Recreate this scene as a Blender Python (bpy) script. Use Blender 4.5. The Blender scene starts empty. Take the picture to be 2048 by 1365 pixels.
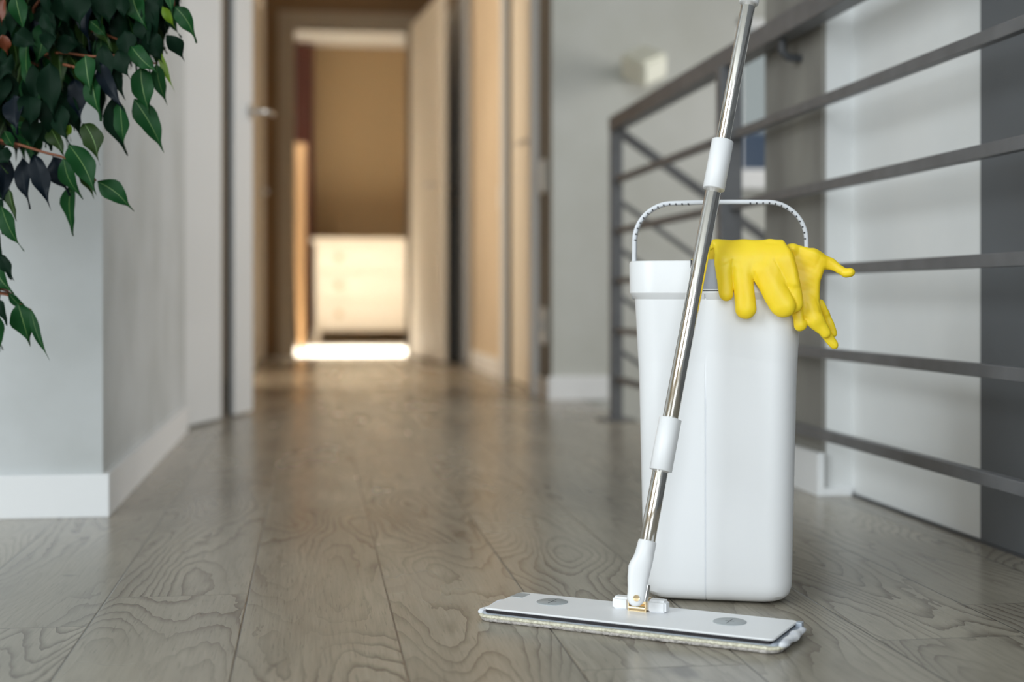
import bpy, bmesh, math, random
import numpy as np
from mathutils import Vector, Matrix
random.seed(7)
S = bpy.context.scene
COL = S.collection
# ------------------------------------------------------------------ camera, world, lights
F = 2844.0; H = 0.36; CX = 1024.0; CY = 595.0; YAW = math.atan(399 / F)
SN, CS = math.sin(YAW), math.cos(YAW)
cam_d = bpy.data.cameras.new('camera'); cam = bpy.data.objects.new('camera', cam_d); COL.objects.link(cam)
cam.location = (0, 0, H); cam.rotation_euler = (math.pi / 2, 0, -YAW)
cam_d.sensor_width = 36; cam_d.lens = F / 2048 * 36
cam_d.shift_y = -(682.5 - CY) / 2048
cam_d.dof.use_dof = True; cam_d.dof.focus_distance = 1.61; cam_d.dof.aperture_fstop = 2.9
cam_d.clip_start = 0.05; cam_d.clip_end = 200
S.camera = cam
S.view_settings.view_transform = 'Standard'; S.view_settings.look = 'None'
S.view_settings.gamma = 1; S.view_settings.exposure = 0.70; S.view_settings.use_curve_mapping = False
S.cycles.use_denoising = True
S.cycles.max_bounces = 10; S.cycles.diffuse_bounces = 6

w = bpy.data.worlds.new('sky'); S.world = w; w.use_nodes = True
bg = w.node_tree.nodes['Background']; bg.inputs[0].default_value = (0.80, 0.92, 0.93, 1); bg.inputs[1].default_value = 0.24

def area(name, loc, target, sx, sy, power, col):
    d = bpy.data.lights.new(name, 'AREA'); d.shape = 'RECTANGLE'; d.size = sx; d.size_y = sy
    d.energy = power; d.color = col
    o = bpy.data.objects.new(name, d); COL.objects.link(o); o.location = loc
    o.rotation_euler = (Vector(target) - Vector(loc)).to_track_quat('-Z', 'Y').to_euler()
    return o
COOL = (0.88, 0.96, 1.0); WARM = (1.0, 0.70, 0.40)
area('window_daylight_rear', (-0.75, -3.93, 1.9), (-0.75, 0, 1.5), 2.5, 2.7, 78, COOL)
area('window_daylight_left', (-3.43, -0.9, 1.9), (0, -0.6, 1.2), 2.5, 2.7, 92, COOL)
area('stair_window_daylight', (3.05, 3.9, 1.1), (0.5, 3.9, 0.4), 1.4, 1.4, 15, (1, 0.98, 0.94)).data.spread = 2.0
area('bedroom_daylight', (-1.2, 10.0, 1.3), (1.0, 10.9, 0.5), 1.3, 1.0, 6, (1.0, 0.90, 0.76))
area('bedroom_skylight', (0.3, 9.5, 2.33), (0.3, 9.5, 0), 0.9, 0.6, 50, (1.0, 0.94, 0.86)).data.spread = 1.0
area('side_room_daylight', (-1.0, 6.05, 1.3), (0.8, 7.3, 1.0), 0.7, 1.6, 20, (1.0, 0.84, 0.64))

# ------------------------------------------------------------------ pixel -> place helpers
def P(px, py, D):
    L = (px - CX) / F * D
    return Vector((D * SN + L * CS, D * CS - L * SN, H - (py - CY) * D / F))
def PF(px, py, z=0.0):
    return P(px, py, F * (H - z) / (py - CY))

# ------------------------------------------------------------------ materials
def srgb(r, g, b):
    f = lambda c: (c / 255 / 12.92) if c / 255 <= 0.04045 else ((c / 255 + 0.055) / 1.055) ** 2.4
    return (f(r), f(g), f(b), 1)
def mat(name, col, rough=0.5, metal=0.0, spec=0.5, **kw):
    m = bpy.data.materials.new(name); m.use_nodes = True
    b = m.node_tree.nodes['Principled BSDF']
    b.inputs['Base Color'].default_value = col if len(col) == 4 else (*col, 1)
    b.inputs['Roughness'].default_value = rough; b.inputs['Metallic'].default_value = metal
    b.inputs['Specular IOR Level'].default_value = spec
    for k, v in kw.items():
        b.inputs[k.replace('_', ' ')].default_value = v
    return m
def add_noise(m, c2, scale=3, detail=4, lo=0.35, hi=0.65, bump=0.0, bscale=80, vec_scale=(1, 1, 1)):
    nt = m.node_tree; N = nt.nodes; L = nt.links; b = N['Principled BSDF']
    tc = N.new('ShaderNodeTexCoord'); mp = N.new('ShaderNodeMapping'); mp.inputs['Scale'].default_value = vec_scale
    L.new(tc.outputs['Object'], mp.inputs[0])
    n = N.new('ShaderNodeTexNoise'); n.inputs['Scale'].default_value = scale; n.inputs['Detail'].default_value = detail
    L.new(mp.outputs[0], n.inputs['Vector'])
    r = N.new('ShaderNodeMapRange'); r.inputs[1].default_value = lo; r.inputs[2].default_value = hi
    L.new(n.outputs['Fac'], r.inputs[0])
    mx = N.new('ShaderNodeMix'); mx.data_type = 'RGBA'
    mx.inputs[6].default_value = b.inputs['Base Color'].default_value; mx.inputs[7].default_value = c2
    L.new(r.outputs[0], mx.inputs[0]); L.new(mx.outputs[2], b.inputs['Base Color'])
    if bump:
        n2 = N.new('ShaderNodeTexNoise'); n2.inputs['Scale'].default_value = bscale; n2.inputs['Detail'].default_value = 3
        L.new(mp.outputs[0], n2.inputs['Vector'])
        bp = N.new('ShaderNodeBump'); bp.inputs['Strength'].default_value = bump; bp.inputs['Distance'].default_value = 0.002
        L.new(n2.outputs['Fac'], bp.inputs['Height']); L.new(bp.outputs[0], b.inputs['Normal'])
    return m
M = {}
M['plaster'] = add_noise(mat('grey_plaster', srgb(208, 211, 213), 0.7), srgb(192, 195, 195), 4, 5, bump=0.15, bscale=60)
M['plaster_back'] = add_noise(mat('warm_grey_plaster', srgb(208, 209, 206), 0.8), srgb(196, 197, 191), 2.5, 5, bump=0.1)
M['light_wall'] = add_noise(mat('pale_plaster', srgb(244, 245, 245), 0.7), srgb(236, 238, 239), 3.5, 5, bump=0.1)
M['pillar_wall'] = add_noise(mat('pale_plaster_dimmed', srgb(222, 223, 223), 0.75), srgb(214, 215, 216), 3.5, 5)  # same pale plaster, colour darkened to even out light on the facing return
M['dark_wall'] = add_noise(mat('dark_grey_paint', srgb(106, 109, 113), 0.75), srgb(100, 102, 105), 4, 3)
M['concrete'] = add_noise(mat('brushed_grey_concrete', srgb(128, 125, 120), 0.8), srgb(152, 149, 142), 9, 6, 0.35, 0.7, bump=0.3, bscale=30, vec_scale=(1, 1, 0.35))
M['tan_wall'] = add_noise(mat('tan_paint', srgb(196, 176, 146), 0.8), srgb(186, 165, 134), 2, 3)
M['peach_wall'] = add_noise(mat('beige_paint', srgb(222, 205, 180), 0.8), srgb(212, 195, 170), 2, 3)
M['brown_wall'] = mat('brown_paint', srgb(120, 96, 70), 0.8)
M['ceiling'] = mat('ceiling_white', srgb(225, 225, 222), 0.9)
M['skirting'] = mat('white_skirting', srgb(240, 241, 243), 0.45)
M['door_white'] = mat('door_white', srgb(226, 228, 230), 0.45)
M['door_beige'] = mat('door_cream', srgb(242, 234, 220), 0.5)
M['door_frame'] = mat('door_frame_taupe', srgb(150, 140, 126), 0.6)
M['black_glass'] = mat('black_glass', (0.008, 0.008, 0.009), 0.12)
M['steel'] = mat('brushed_steel', (0.62, 0.61, 0.60), 0.28, 1.0)
M['rail'] = add_noise(mat('grey_painted_steel', srgb(108, 109, 112), 0.42), srgb(98, 99, 102), 20, 3)
M['rail_dark'] = mat('dark_painted_steel', srgb(70, 72, 76), 0.45)
M['bucket'] = mat('white_plastic', srgb(242, 243, 246), 0.35, spec=0.45)
M['handle'] = mat('handle_plastic', srgb(226, 229, 236), 0.35)
M['grey_plastic'] = mat('grey_plastic', srgb(146, 150, 160), 0.22)
M['dark'] = mat('dark_slot', srgb(36, 38, 44), 0.5)
M['chrome'] = mat('chrome', (0.86, 0.84, 0.81), 0.13, 1.0)
M['mop_white'] = mat('mop_plastic', srgb(242, 243, 246), 0.38)
M['black_rubber'] = mat('black_rubber', srgb(24, 20, 28), 0.45)
M['base_grey'] = mat('base_grey_plastic', srgb(170, 178, 190), 0.35)
M['disc_grey'] = mat('disc_grey_plastic', srgb(168, 174, 178), 0.4)
M['pad_white'] = add_noise(mat('pad_white_cloth', srgb(244, 245, 250), 0.95), srgb(225, 228, 238), 60, 3, bump=0.5, bscale=300)
M['pad_cream'] = add_noise(mat('pad_cream_stitching', srgb(240, 236, 216), 0.95), srgb(205, 200, 180), 350, 2, bump=0.8, bscale=500)
M['pad_grey'] = add_noise(mat('pad_grey_microfibre', srgb(206, 200, 196), 1.0), srgb(160, 155, 150), 220, 3, bump=1.0, bscale=450)
M['brass'] = mat('brassy_metal', (0.72, 0.56, 0.34), 0.25, 1.0)
M['glove'] = add_noise(mat('yellow_rubber', srgb(255, 223, 50), 0.42, spec=0.4), srgb(254, 216, 38), 18, 3)
M['glove'].node_tree.nodes['Principled BSDF'].inputs['Subsurface Weight'].default_value = 0.25
M['glove'].node_tree.nodes['Principled BSDF'].inputs['Subsurface Radius'].default_value = (1.0, 0.6, 0.1)
M['glove'].node_tree.nodes['Principled BSDF'].inputs['Subsurface Scale'].default_value = 0.006
M['leaf_dark'] = mat('leaf_dark_green', srgb(12, 34, 22), 0.5, spec=0.07)
M['leaf_green'] = mat('leaf_green', srgb(20, 64, 30), 0.46, spec=0.14)
M['leaf_blue'] = mat('leaf_backlit_blue', srgb(8, 19, 28), 0.42, spec=0.12)  # blue-black look of backlit, reflecting leaves put into the base colour
M['leaf_olive'] = mat('leaf_olive', srgb(30, 52, 14), 0.5, spec=0.2)
M['leaf_lime'] = mat('leaf_lime', srgb(92, 122, 20), 0.45, spec=0.3)
M['leaf_rust'] = mat('leaf_rust', srgb(100, 44, 16), 0.5)
M['midrib'] = mat('leaf_midrib', srgb(96, 130, 66), 0.45)
M['bark'] = add_noise(mat('fig_bark', srgb(126, 112, 96), 0.85), srgb(96, 82, 68), 30, 4, bump=0.6)
M['twig'] = mat('twig_reddish_brown', srgb(122, 70, 44), 0.6)
M['pot'] = mat('pot_ceramic', srgb(228, 228, 226), 0.3)
M['soil'] = add_noise(mat('soil', srgb(60, 44, 32), 1.0), srgb(34, 26, 20), 60, 3, bump=1)
M['bedroom_floor'] = mat('pale_sunlit_floor', srgb(232, 226, 212), 0.35)  # pale colour carries part of the sun glare on this floor
M['bedroom_wall'] = mat('bedroom_tan_paint', srgb(158, 136, 104), 0.85)
M['dresser'] = mat('cream_furniture_paint', srgb(242, 236, 224), 0.45)
M['knob'] = mat('cream_knob', srgb(214, 200, 174), 0.4)
M['curtain'] = mat('maroon_curtain', srgb(100, 62, 56), 0.9)
M['board'] = mat('pale_wood_board', srgb(176, 140, 98), 0.6)
M['switch'] = mat('switch_white', srgb(236, 236, 232), 0.35)
M['lamp'] = mat('lamp_ceramic', srgb(232, 232, 218), 0.45)
M['roof'] = mat('slate_blue_roof', srgb(70, 98, 135), 0.8)
def glass():
    m = bpy.data.materials.new('window_glass'); m.use_nodes = True
    nt = m.node_tree; nt.nodes.clear()
    o = nt.nodes.new('ShaderNodeOutputMaterial'); mx = nt.nodes.new('ShaderNodeMixShader'); t = nt.nodes.new('ShaderNodeBsdfTransparent'); g = nt.nodes.new('ShaderNodeBsdfGlossy')
    g.inputs['Roughness'].default_value = 0.02; mx.inputs[0].default_value = 0.06
    nt.links.new(t.outputs[0], mx.inputs[1]); nt.links.new(g.outputs[0], mx.inputs[2]); nt.links.new(mx.outputs[0], o.inputs[0])
    return m
M['glass'] = glass()

def floor_material():
    m = bpy.data.materials.new('grey_oak_planks'); m.use_nodes = True
    nt = m.node_tree; N = nt.nodes; L = nt.links; b = N['Principled BSDF']
    def math_(op, a, bb=None, cc=None):
        n = N.new('ShaderNodeMath'); n.operation = op
        for i, v in enumerate((a, bb, cc)):
            if v is None: continue
            if isinstance(v, (int, float)): n.inputs[i].default_value = v
            else: L.new(v, n.inputs[i])
        return n.outputs[0]
    def comb(x, y, z):
        n = N.new('ShaderNodeCombineXYZ')
        for i, v in enumerate((x, y, z)):
            if isinstance(v, (int, float)): n.inputs[i].default_value = v
            else: L.new(v, n.inputs[i])
        return n.outputs[0]
    def noise(vec, scale, detail=2, rough=0.5, dist=0.0):
        n = N.new('ShaderNodeTexNoise'); n.inputs['Scale'].default_value = scale; n.inputs['Detail'].default_value = detail
        n.inputs['Roughness'].default_value = rough; n.inputs['Distortion'].default_value = dist
        L.new(vec, n.inputs['Vector']); return n.outputs['Fac']
    def rng(v, a, c, d=0.0, e=1.0):
        n = N.new('ShaderNodeMapRange'); n.inputs[1].default_value = a; n.inputs[2].default_value = c
        n.inputs[3].default_value = d; n.inputs[4].default_value = e; L.new(v, n.inputs[0]); return n.outputs[0]
    def mix(f, a, c):
        n = N.new('ShaderNodeMix'); n.data_type = 'RGBA'
        if isinstance(f, float): n.inputs[0].default_value = f
        else: L.new(f, n.inputs[0])
        for i, v in ((6, a), (7, c)):
            if isinstance(v, tuple): n.inputs[i].default_value = v
            else: L.new(v, n.inputs[i])
        return n.outputs[2]
    tc = N.new('ShaderNodeTexCoord'); sp = N.new('ShaderNodeSeparateXYZ'); L.new(tc.outputs['Object'], sp.inputs[0])
    X, Y = sp.outputs[0], sp.outputs[1]
    W = 0.1662; LEN = 1.28
    u = math_('DIVIDE', math_('ADD', X, 0.0768 + W * 40), W)
    row = math_('FLOOR', u); fu = math_('FRACT', u)
    wn = N.new('ShaderNodeTexWhiteNoise'); wn.noise_dimensions = '1D'; L.new(row, wn.inputs['W'])
    v = math_('ADD', math_('DIVIDE', Y, LEN), math_('MULTIPLY', wn.outputs['Value'], 7.0))
    seg = math_('FLOOR', v); fv = math_('FRACT', v)
    wn2 = N.new('ShaderNodeTexWhiteNoise'); wn2.noise_dimensions = '2D'; L.new(comb(row, seg, 0.0), wn2.inputs['Vector'])
    rnd = wn2.outputs['Value']
    # contour-like cathedral grain: level sets of a stretched noise, different in each plank
    gx = math_('MULTIPLY', X, 8.5); gy = math_('MULTIPLY', Y, 1.7); gz = math_('MULTIPLY', rnd, 57.0)
    base = noise(comb(gx, gy, gz), 0.85, 1.0, 0.4, 0.25)
    wob = noise(comb(math_('MULTIPLY', X, 60.0), math_('MULTIPLY', Y, 14.0), gz), 1.0, 2)
    lev = math_('ADD', math_('MULTIPLY', base, 25.0), math_('MULTIPLY', wob, 1.0))
    tri = math_('FRACT', lev)
    ring = rng(tri, 0.45, 1.0)            # soft rise then a sharp dark line, like late wood
    ring = math_('POWER', ring, 1.8)
    vis = rng(noise(comb(math_('MULTIPLY', X, 5.0), math_('MULTIPLY', Y, 1.6), math_('ADD', gz, 9.0)), 1.0, 2), 0.42, 0.62)
    ring = math_('MULTIPLY', ring, math_('ADD', math_('MULTIPLY', vis, 0.85), 0.15))
    fibre = noise(comb(math_('MULTIPLY', X, 260.0), math_('MULTIPLY', Y, 9.0), gz), 1.0, 4, 0.65)
    pores = rng(noise(comb(math_('MULTIPLY', X, 420.0), math_('MULTIPLY', Y, 22.0), gz), 1.0, 2), 0.60, 0.72)
    blot = noise(comb(math_('MULTIPLY', X, 7.0), math_('MULTIPLY', Y, 2.0), math_('ADD', gz, 3.0)), 1.0, 3)
    knot = rng(noise(comb(math_('MULTIPLY', X, 15.0), math_('MULTIPLY', Y, 7.0), math_('ADD', gz, 21.0)), 1.0, 2, 0.5, 0.6), 0.715, 0.80)
    c = mix(rng(blot, 0.3, 0.7), srgb(148, 142, 129), srgb(178, 171, 156))
    c = mix(rng(rnd, 0, 1, 0.0, 0.22), c, srgb(128, 122, 112))
    c = mix(rng(fibre, 0.3, 0.7, 0.0, 0.35), c, srgb(122, 113, 100))
    c = mix(math_('MULTIPLY', ring, 0.85), c, srgb(80, 66, 54))
    c = mix(math_('MULTIPLY', pores, 0.28), c, srgb(80, 70, 60))
    c = mix(math_('MULTIPLY', knot, 0.65), c, srgb(52, 46, 42))
    seam_u = math_('MINIMUM', fu, math_('SUBTRACT', 1.0, fu)); seam_v = math_('MINIMUM', fv, math_('SUBTRACT', 1.0, fv))
    su = rng(seam_u, 0.002, 0.010, 1.0, 0.0); sv = rng(seam_v, 0.0003, 0.0011, 0.7, 0.0)
    seam = math_('MAXIMUM', su, sv)
    c = mix(math_('MULTIPLY', seam, 0.72), c, srgb(40, 36, 33))
    L.new(c, b.inputs['Base Color'])
    r = rng(blot, 0.2, 0.8, 0.20, 0.30); L.new(r, b.inputs['Roughness'])
    b.inputs['Specular IOR Level'].default_value = 0.5
    h = math_('SUBTRACT', math_('MULTIPLY', blot, 0.05), math_('ADD', math_('MULTIPLY', ring, 0.5), math_('MULTIPLY', seam, 2.5)))
    bp = N.new('ShaderNodeBump'); bp.inputs['Strength'].default_value = 0.22; bp.inputs['Distance'].default_value = 0.0006
    L.new(h, bp.inputs['Height']); L.new(bp.outputs[0], b.inputs['Normal'])
    return m
M['floor'] = floor_material()

# ------------------------------------------------------------------ mesh helpers
def finish(name, bm, m, parent=None, smooth=False, loc=None, rot=None, recalc=True):
    if recalc: bmesh.ops.recalc_face_normals(bm, faces=bm.faces)
    me = bpy.data.meshes.new(name); bm.to_mesh(me); bm.free()
    for k in (m if isinstance(m, (list, tuple)) else [m]): me.materials.append(M[k])
    if smooth:
        for p in me.polygons: p.use_smooth = True
    o = bpy.data.objects.new(name, me); COL.objects.link(o)
    if parent: o.parent = parent
    if loc is not None: o.location = loc
    if rot is not None: o.rotation_euler = rot
    return o
def auto(o, angle=35):
    me = o.data
    for p in me.polygons: p.use_smooth = True
    bm = bmesh.new(); bm.from_mesh(me)
    for e in bm.edges:
        if len(e.link_faces) == 2 and e.calc_face_angle(0) > math.radians(angle): e.smooth = False
    bm.to_mesh(me); bm.free(); return o
def box(bm, x0, x1, y0, y1, z0, z1, mi=0):
    vs = [bm.verts.new((x, y, z)) for x in (x0, x1) for y in (y0, y1) for z in (z0, z1)]
    for f in ((0, 1, 3, 2), (4, 6, 7, 5), (0, 4, 5, 1), (2, 3, 7, 6), (0, 2, 6, 4), (1, 5, 7, 3)):
        fc = bm.faces.new([vs[i] for i in f]); fc.material_index = mi
    return vs
def boxes(name, lst, m, parent=None, bevel=0.0, **k):
    bm = bmesh.new()
    for b in lst: box(bm, *b)
    if bevel: bmesh.ops.bevel(bm, geom=bm.edges[:], offset=bevel, segments=2, affect='EDGES', profile=0.6)
    return finish(name, bm, m, parent, **k)
def thing(name, label, cat, loc=(0, 0, 0), rotz=0, group=None):
    o = bpy.data.objects.new(name, None); COL.objects.link(o); o.location = loc; o.rotation_euler = (0, 0, rotz)
    o.empty_display_size = 0.05
    return tag(o, label, cat, group)
def tag(o, label, cat, group=None):
    o['label'] = label; o['category'] = cat
    if group: o['group'] = group
    return o
def struct(o, label=None):
    o['kind'] = 'structure'
    if label: o['label'] = label
    return o
def frame_of(t):
    t = t.normalized(); a = Vector((0, 0, 1)) if abs(t.z) < 0.9 else Vector((1, 0, 0))
    x = a.cross(t).normalized(); return x, t.cross(x)
def tube(bm, pts, rads, n=12, caps=True, mi=0):
    pts = [Vector(p) for p in pts]
    if isinstance(rads, (int, float)): rads = [rads] * len(pts)
    rings = []; x = None
    for i, p in enumerate(pts):
        t = (pts[min(i + 1, len(pts) - 1)] - pts[max(i - 1, 0)]).normalized()
        if x is None: x, y = frame_of(t)
        else:
            x = (x - t * x.dot(t)).normalized(); y = t.cross(x)
        rings.append([bm.verts.new(p + (x * math.cos(a) + y * math.sin(a)) * rads[i]) for a in [2 * math.pi * k / n for k in range(n)]])
    for a, b in zip(rings, rings[1:]):
        for k in range(n):
            f = bm.faces.new((a[k], a[(k + 1) % n], b[(k + 1) % n], b[k])); f.material_index = mi
    if caps:
        for r in (rings[0], rings[-1]):
            f = bm.faces.new(r); f.material_index = mi
def loft(bm, secs, cap0=True, cap1=True, mis=None):
    rings = [[bm.verts.new(p) for p in s] for s in secs]; n = len(rings[0])
    for j, (a, b) in enumerate(zip(rings, rings[1:])):
        for k in range(n):
            f = bm.faces.new((a[k], a[(k + 1) % n], b[(k + 1) % n], b[k]))
            if mis: f.material_index = mis[j]
    if cap0: bm.faces.new(rings[0])
    if cap1: bm.faces.new(rings[-1])
    return rings
def rrect(hx, hy, r, z, n=8, step=None, cx=0, cy=0):
    pts = []
    for (sx, sy, a0) in ((1, -1, -90), (1, 1, 0), (-1, 1, 90), (-1, -1, 180)):
        for k in range(n + 1):
            a = math.radians(a0 + 90 * k / n)
            pts.append((cx + sx * (hx - r) + r * math.cos(a), cy + sy * (hy - r) + r * math.sin(a), z))
    if step is not None:  # front edge (y=-hy): a fine raised panel seam at x=step
        pts += [(step - 0.0011, cy - hy, z), (step - 0.0005, cy - hy + 0.0022, z), (step + 0.0005, cy - hy + 0.0022, z), (step + 0.0008, cy - hy - 0.0005, z)]
    return pts
# signed-distance modelling + surface nets, for soft rubber shapes
def surface_nets(vol, o, h):
    nx, ny, nz = vol.shape; ins = vol < 0
    c = [ins[i:nx - 1 + i, j:ny - 1 + j, k:nz - 1 + k] for i in (0, 1) for j in (0, 1) for k in (0, 1)]
    s = sum(a.astype(int) for a in c); act = (s > 0) & (s < 8); idx = -np.ones(act.shape, int)
    cells = np.argwhere(act); idx[act] = np.arange(len(cells))
    acc = np.zeros((len(cells), 3)); cnt = np.zeros(len(cells))
    cor = [(i, j, k) for i in (0, 1) for j in (0, 1) for k in (0, 1)]
    for a in range(8):
        for b_ in range(a + 1, 8):
            d = np.abs(np.array(cor[a]) - np.array(cor[b_]))
            if d.sum() != 1: continue
            va = vol[tuple((cells + cor[a]).T)]; vb = vol[tuple((cells + cor[b_]).T)]
            m = (va < 0) != (vb < 0); t = np.where(m, va / np.where(m, va - vb, 1), 0)
            p = np.array(cor[a]) + t[:, None] * (np.array(cor[b_]) - np.array(cor[a]))
            acc += p * m[:, None]; cnt += m
    verts = o + (cells + acc / cnt[:, None]) * h
    faces = []
    for ax in range(3):
        sl0 = [slice(1, -1)] * 3; sl1 = [slice(1, -1)] * 3
        sl0[ax] = slice(0, vol.shape[ax] - 1); sl1[ax] = slice(1, vol.shape[ax])
        a = ins[tuple(sl0)]; b_ = ins[tuple(sl1)]
        e = np.argwhere(a != b_)
        off = np.ones(3, int); off[ax] = 0; e = e + off
        u = np.zeros(3, int); v = np.zeros(3, int); u[(ax + 1) % 3] = 1; v[(ax + 2) % 3] = 1
        q = [idx[tuple((e - u - v).T)], idx[tuple((e - v).T)], idx[tuple(e.T)], idx[tuple((e - u).T)]]
        fl = ins[tuple(e.T)]
        Q = np.stack(q, 1); Q[~fl] = Q[~fl][:, ::-1]
        faces.append(Q)
    return verts, np.concatenate(faces)
def smin(a, b, k):
    h_ = np.clip(0.5 + 0.5 * (b - a) / k, 0, 1); return b + (a - b) * h_ - k * h_ * (1 - h_)
def sd_caps(p, a, b, ra, rb, flat=1.0):   # tapered capsule, flattened along local z (depth)
    a = np.array(a, float); b = np.array(b, float); s = np.array([1, 1, 1 / flat])
    pp = p * s; a = a * s; b = b * s
    ba = b - a; t = np.clip(((pp - a) @ ba) / (ba @ ba), 0, 1)
    d = np.linalg.norm(pp - a - t[..., None] * ba, axis=-1) - (ra + (rb - ra) * t)
    return d * min(1, flat)
def sd_poly(x, y, poly):
    d = np.full(x.shape, 1e9); s = np.ones(x.shape); n = len(poly)
    for i in range(n):
        ax, ay = poly[i]; bx, by = poly[i - 1]
        ex, ey = bx - ax, by - ay; wx, wy = x - ax, y - ay
        t = np.clip((wx * ex + wy * ey) / (ex * ex + ey * ey), 0, 1)
        d = np.minimum(d, (wx - ex * t) ** 2 + (wy - ey * t) ** 2)
        c1 = y >= ay; c2 = y < by; c3 = ex * wy > ey * wx
        flip = (c1 & c2 & c3) | (~c1 & ~c2 & ~c3)
        s = np.where(flip, -s, s)
    return s * np.sqrt(d)
def sd_slab(p, poly, r, w0=0.0):          # puffy sheet with the outline poly, thickness 2r round depth w0
    d2 = sd_poly(p[..., 0], p[..., 1], poly) + r; wz = np.abs(p[..., 2] - w0)
    return np.where(d2 > 0, np.hypot(np.maximum(d2, 0), wz) - r, wz - r)

# ------------------------------------------------------------------ the setting
CEIL = 2.45; XR = 0.83
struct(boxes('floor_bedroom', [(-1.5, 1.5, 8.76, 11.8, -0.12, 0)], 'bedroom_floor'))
struct(boxes('floor', [(-3.6, 0.97, -4.1, 2.50, -0.12, 0), (-3.6, 0.935, 2.50, 4.92, -0.12, 0), (-3.6, 0.935, 4.92, 5.02, -0.12, 0), (-3.6, 1.5, 5.02, 8.76, -0.12, 0), (0.97, 3.2, -4.1, 2.50, -0.12, 0)], 'floor'))
struct(boxes('floor_stairwell', [(0.8, 3.2, 2.4, 5.0, -2.75, -2.65)], 'floor'))
struct(boxes('ceiling', [(-3.7, 3.3, -4.2, 5.02, 3.6, 3.75), (-3.7, 1.52, 5.02, 12.4, 3.6, 3.75), (-1.6, XR, 4.60, 8.70, CEIL, CEIL + 0.1)], 'ceiling'))
# near left block: front and side faces
struct(boxes('wall_near_left', [(-3.6, -0.342, 2.412, 3.93, 0, 3.6)], 'plaster'))
struct(boxes('baseboard_near_left', [(-3.5, -0.330, 2.398, 2.412, 0, 0.070), (-0.342, -0.330, 2.412, 3.90, 0, 0.070)], 'skirting', bevel=0.0012))
# hall left wall, with the reveal behind the open door
struct(boxes('wall_hall_left', [(-0.50, -0.37, 3.93, 4.60, 2.08, 3.6), (-0.50, -0.30, 4.60, 5.80, 0, 3.6), (-0.50, -0.30, 6.85, 7.25, 0, 3.6),
                                (-0.50, -0.30, 5.80, 6.85, 2.06, 3.6), (-0.50, -0.30, 7.25, 8.46, 2.06, 3.6), (-0.50, -0.30, 8.46, 8.70, 0, 3.6),
                                (-0.50, -0.36, 7.25, 8.46, 0, 2.06)], 'tan_wall'))
struct(boxes('wall_side_room', [(-1.6, -1.5, 3.93, 8.70, 0, 3.6), (-1.5, -0.5, 4.75, 4.85, 0, 3.6)], 'tan_wall'))
struct(boxes('baseboard_hall_left', [(-0.30, -0.29, 4.62, 5.80, 0, 0.075), (-0.30, -0.29, 6.85, 7.25, 0, 0.075)], 'skirting'))
# hall right wall
XR = 0.83
struct(boxes('wall_hall_right', [(XR, 0.96, 4.92, 5.28, 0, 3.6), (XR, 0.96, 5.28, 6.08, 2.06, 3.6), (XR, 0.96, 6.08, 7.42, 0, 3.6), (XR, 0.96, 7.42, 8.05, 2.06, 3.6),
                                 (XR, 0.96, 8.05, 8.70, 0, 3.6)], 'peach_wall'))
struct(boxes('wall_dark_room', [(1.42, 1.5, 5.02, 8.70, 0, 3.6), (0.96, 1.42, 7.05, 7.12, 0, 3.6)], 'brown_wall'))
struct(boxes('wall_hall_near', [(XR - 0.003, XR, 4.925, 5.19, 0, 3.6)], 'concrete'))
struct(boxes('baseboard_hall_right', [(XR - 0.012, XR, 6.34, 7.36, 0, 0.085), (XR - 0.012, XR - 0.003, 4.94, 5.19, 0, 0.07)], 'skirting'))
# end wall with the far doorway
YE = 8.70
struct(boxes('wall_hall_end', [(-1.6, -0.105, YE, YE + 0.12, 0, 3.6), (0.575, 1.5, YE, YE + 0.12, 0, 3.6), (-0.105, 0.575, YE, YE + 0.12, 2.0, 3.6)], 'brown_wall'))
struct(boxes('trim_1', [(-0.205, -0.105, YE - 0.02, YE + 0.13, 0, 2.09), (0.575, 0.66, YE - 0.02, YE + 0.13, 0, 2.09), (-0.205, 0.66, YE - 0.022, YE + 0.13, 2.0, 2.09)], 'door_frame'))
# bedroom beyond
struct(boxes('wall_bedroom', [(-1.5, 1.5, 11.75, 11.85, 0, 3.6)], 'bedroom_wall'))
struct(boxes('wall_bedroom_left', [(-1.5, -1.4, YE + .12, 11.75, 0, 3.6)], 'bedroom_wall'))
struct(boxes('wall_bedroom_right', [(1.42, 1.5, YE + .12, 11.75, 0, 3.6)], 'bedroom_wall'))
struct(boxes('ceiling_bedroom', [(-1.4, 1.42, YE + .12, 11.75, CEIL - 0.03, CEIL + 0.05)], 'ceiling'))
# back wall of the stairwell with its window
WX0, WX1, WZ0, WZ1 = 1.505, 2.35, 0.80, 1.36
struct(boxes('wall_back', [(XR, WX0, 4.912, 5.02, -2.7, 3.6), (WX1, 3.2, 4.92, 5.02, -2.7, 3.6), (WX0, WX1, 4.92, 5.02, -2.7, WZ0), (WX0, WX1, 4.92, 5.02, WZ1, 3.6)], 'plaster_back'))
win = struct(boxes('window_1', [(WX0, WX0 + .02, 4.93, 4.99, WZ0, WZ1), (WX1 - .03, WX1, 4.93, 4.99, WZ0, WZ1), (WX0, WX1, 4.93, 4.99, WZ0, WZ0 + .02), (WX0, WX1, 4.93, 4.99, WZ1 - .03, WZ1)], 'skirting'))
boxes('window_sill', [(WX0 - .03, WX1 + .03, 4.87, 4.93, WZ0 - .055, WZ0)], 'skirting', win)
boxes('pane', [(WX0 + .02, WX1 - .03, 4.958, 4.962, WZ0 + .02, WZ1 - .03)], 'glass', win)
struct(boxes('baseboard_back', [(XR - 0.014, 1.03, 4.898, 4.912, 0, 0.083)], 'skirting', bevel=0.002))
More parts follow.
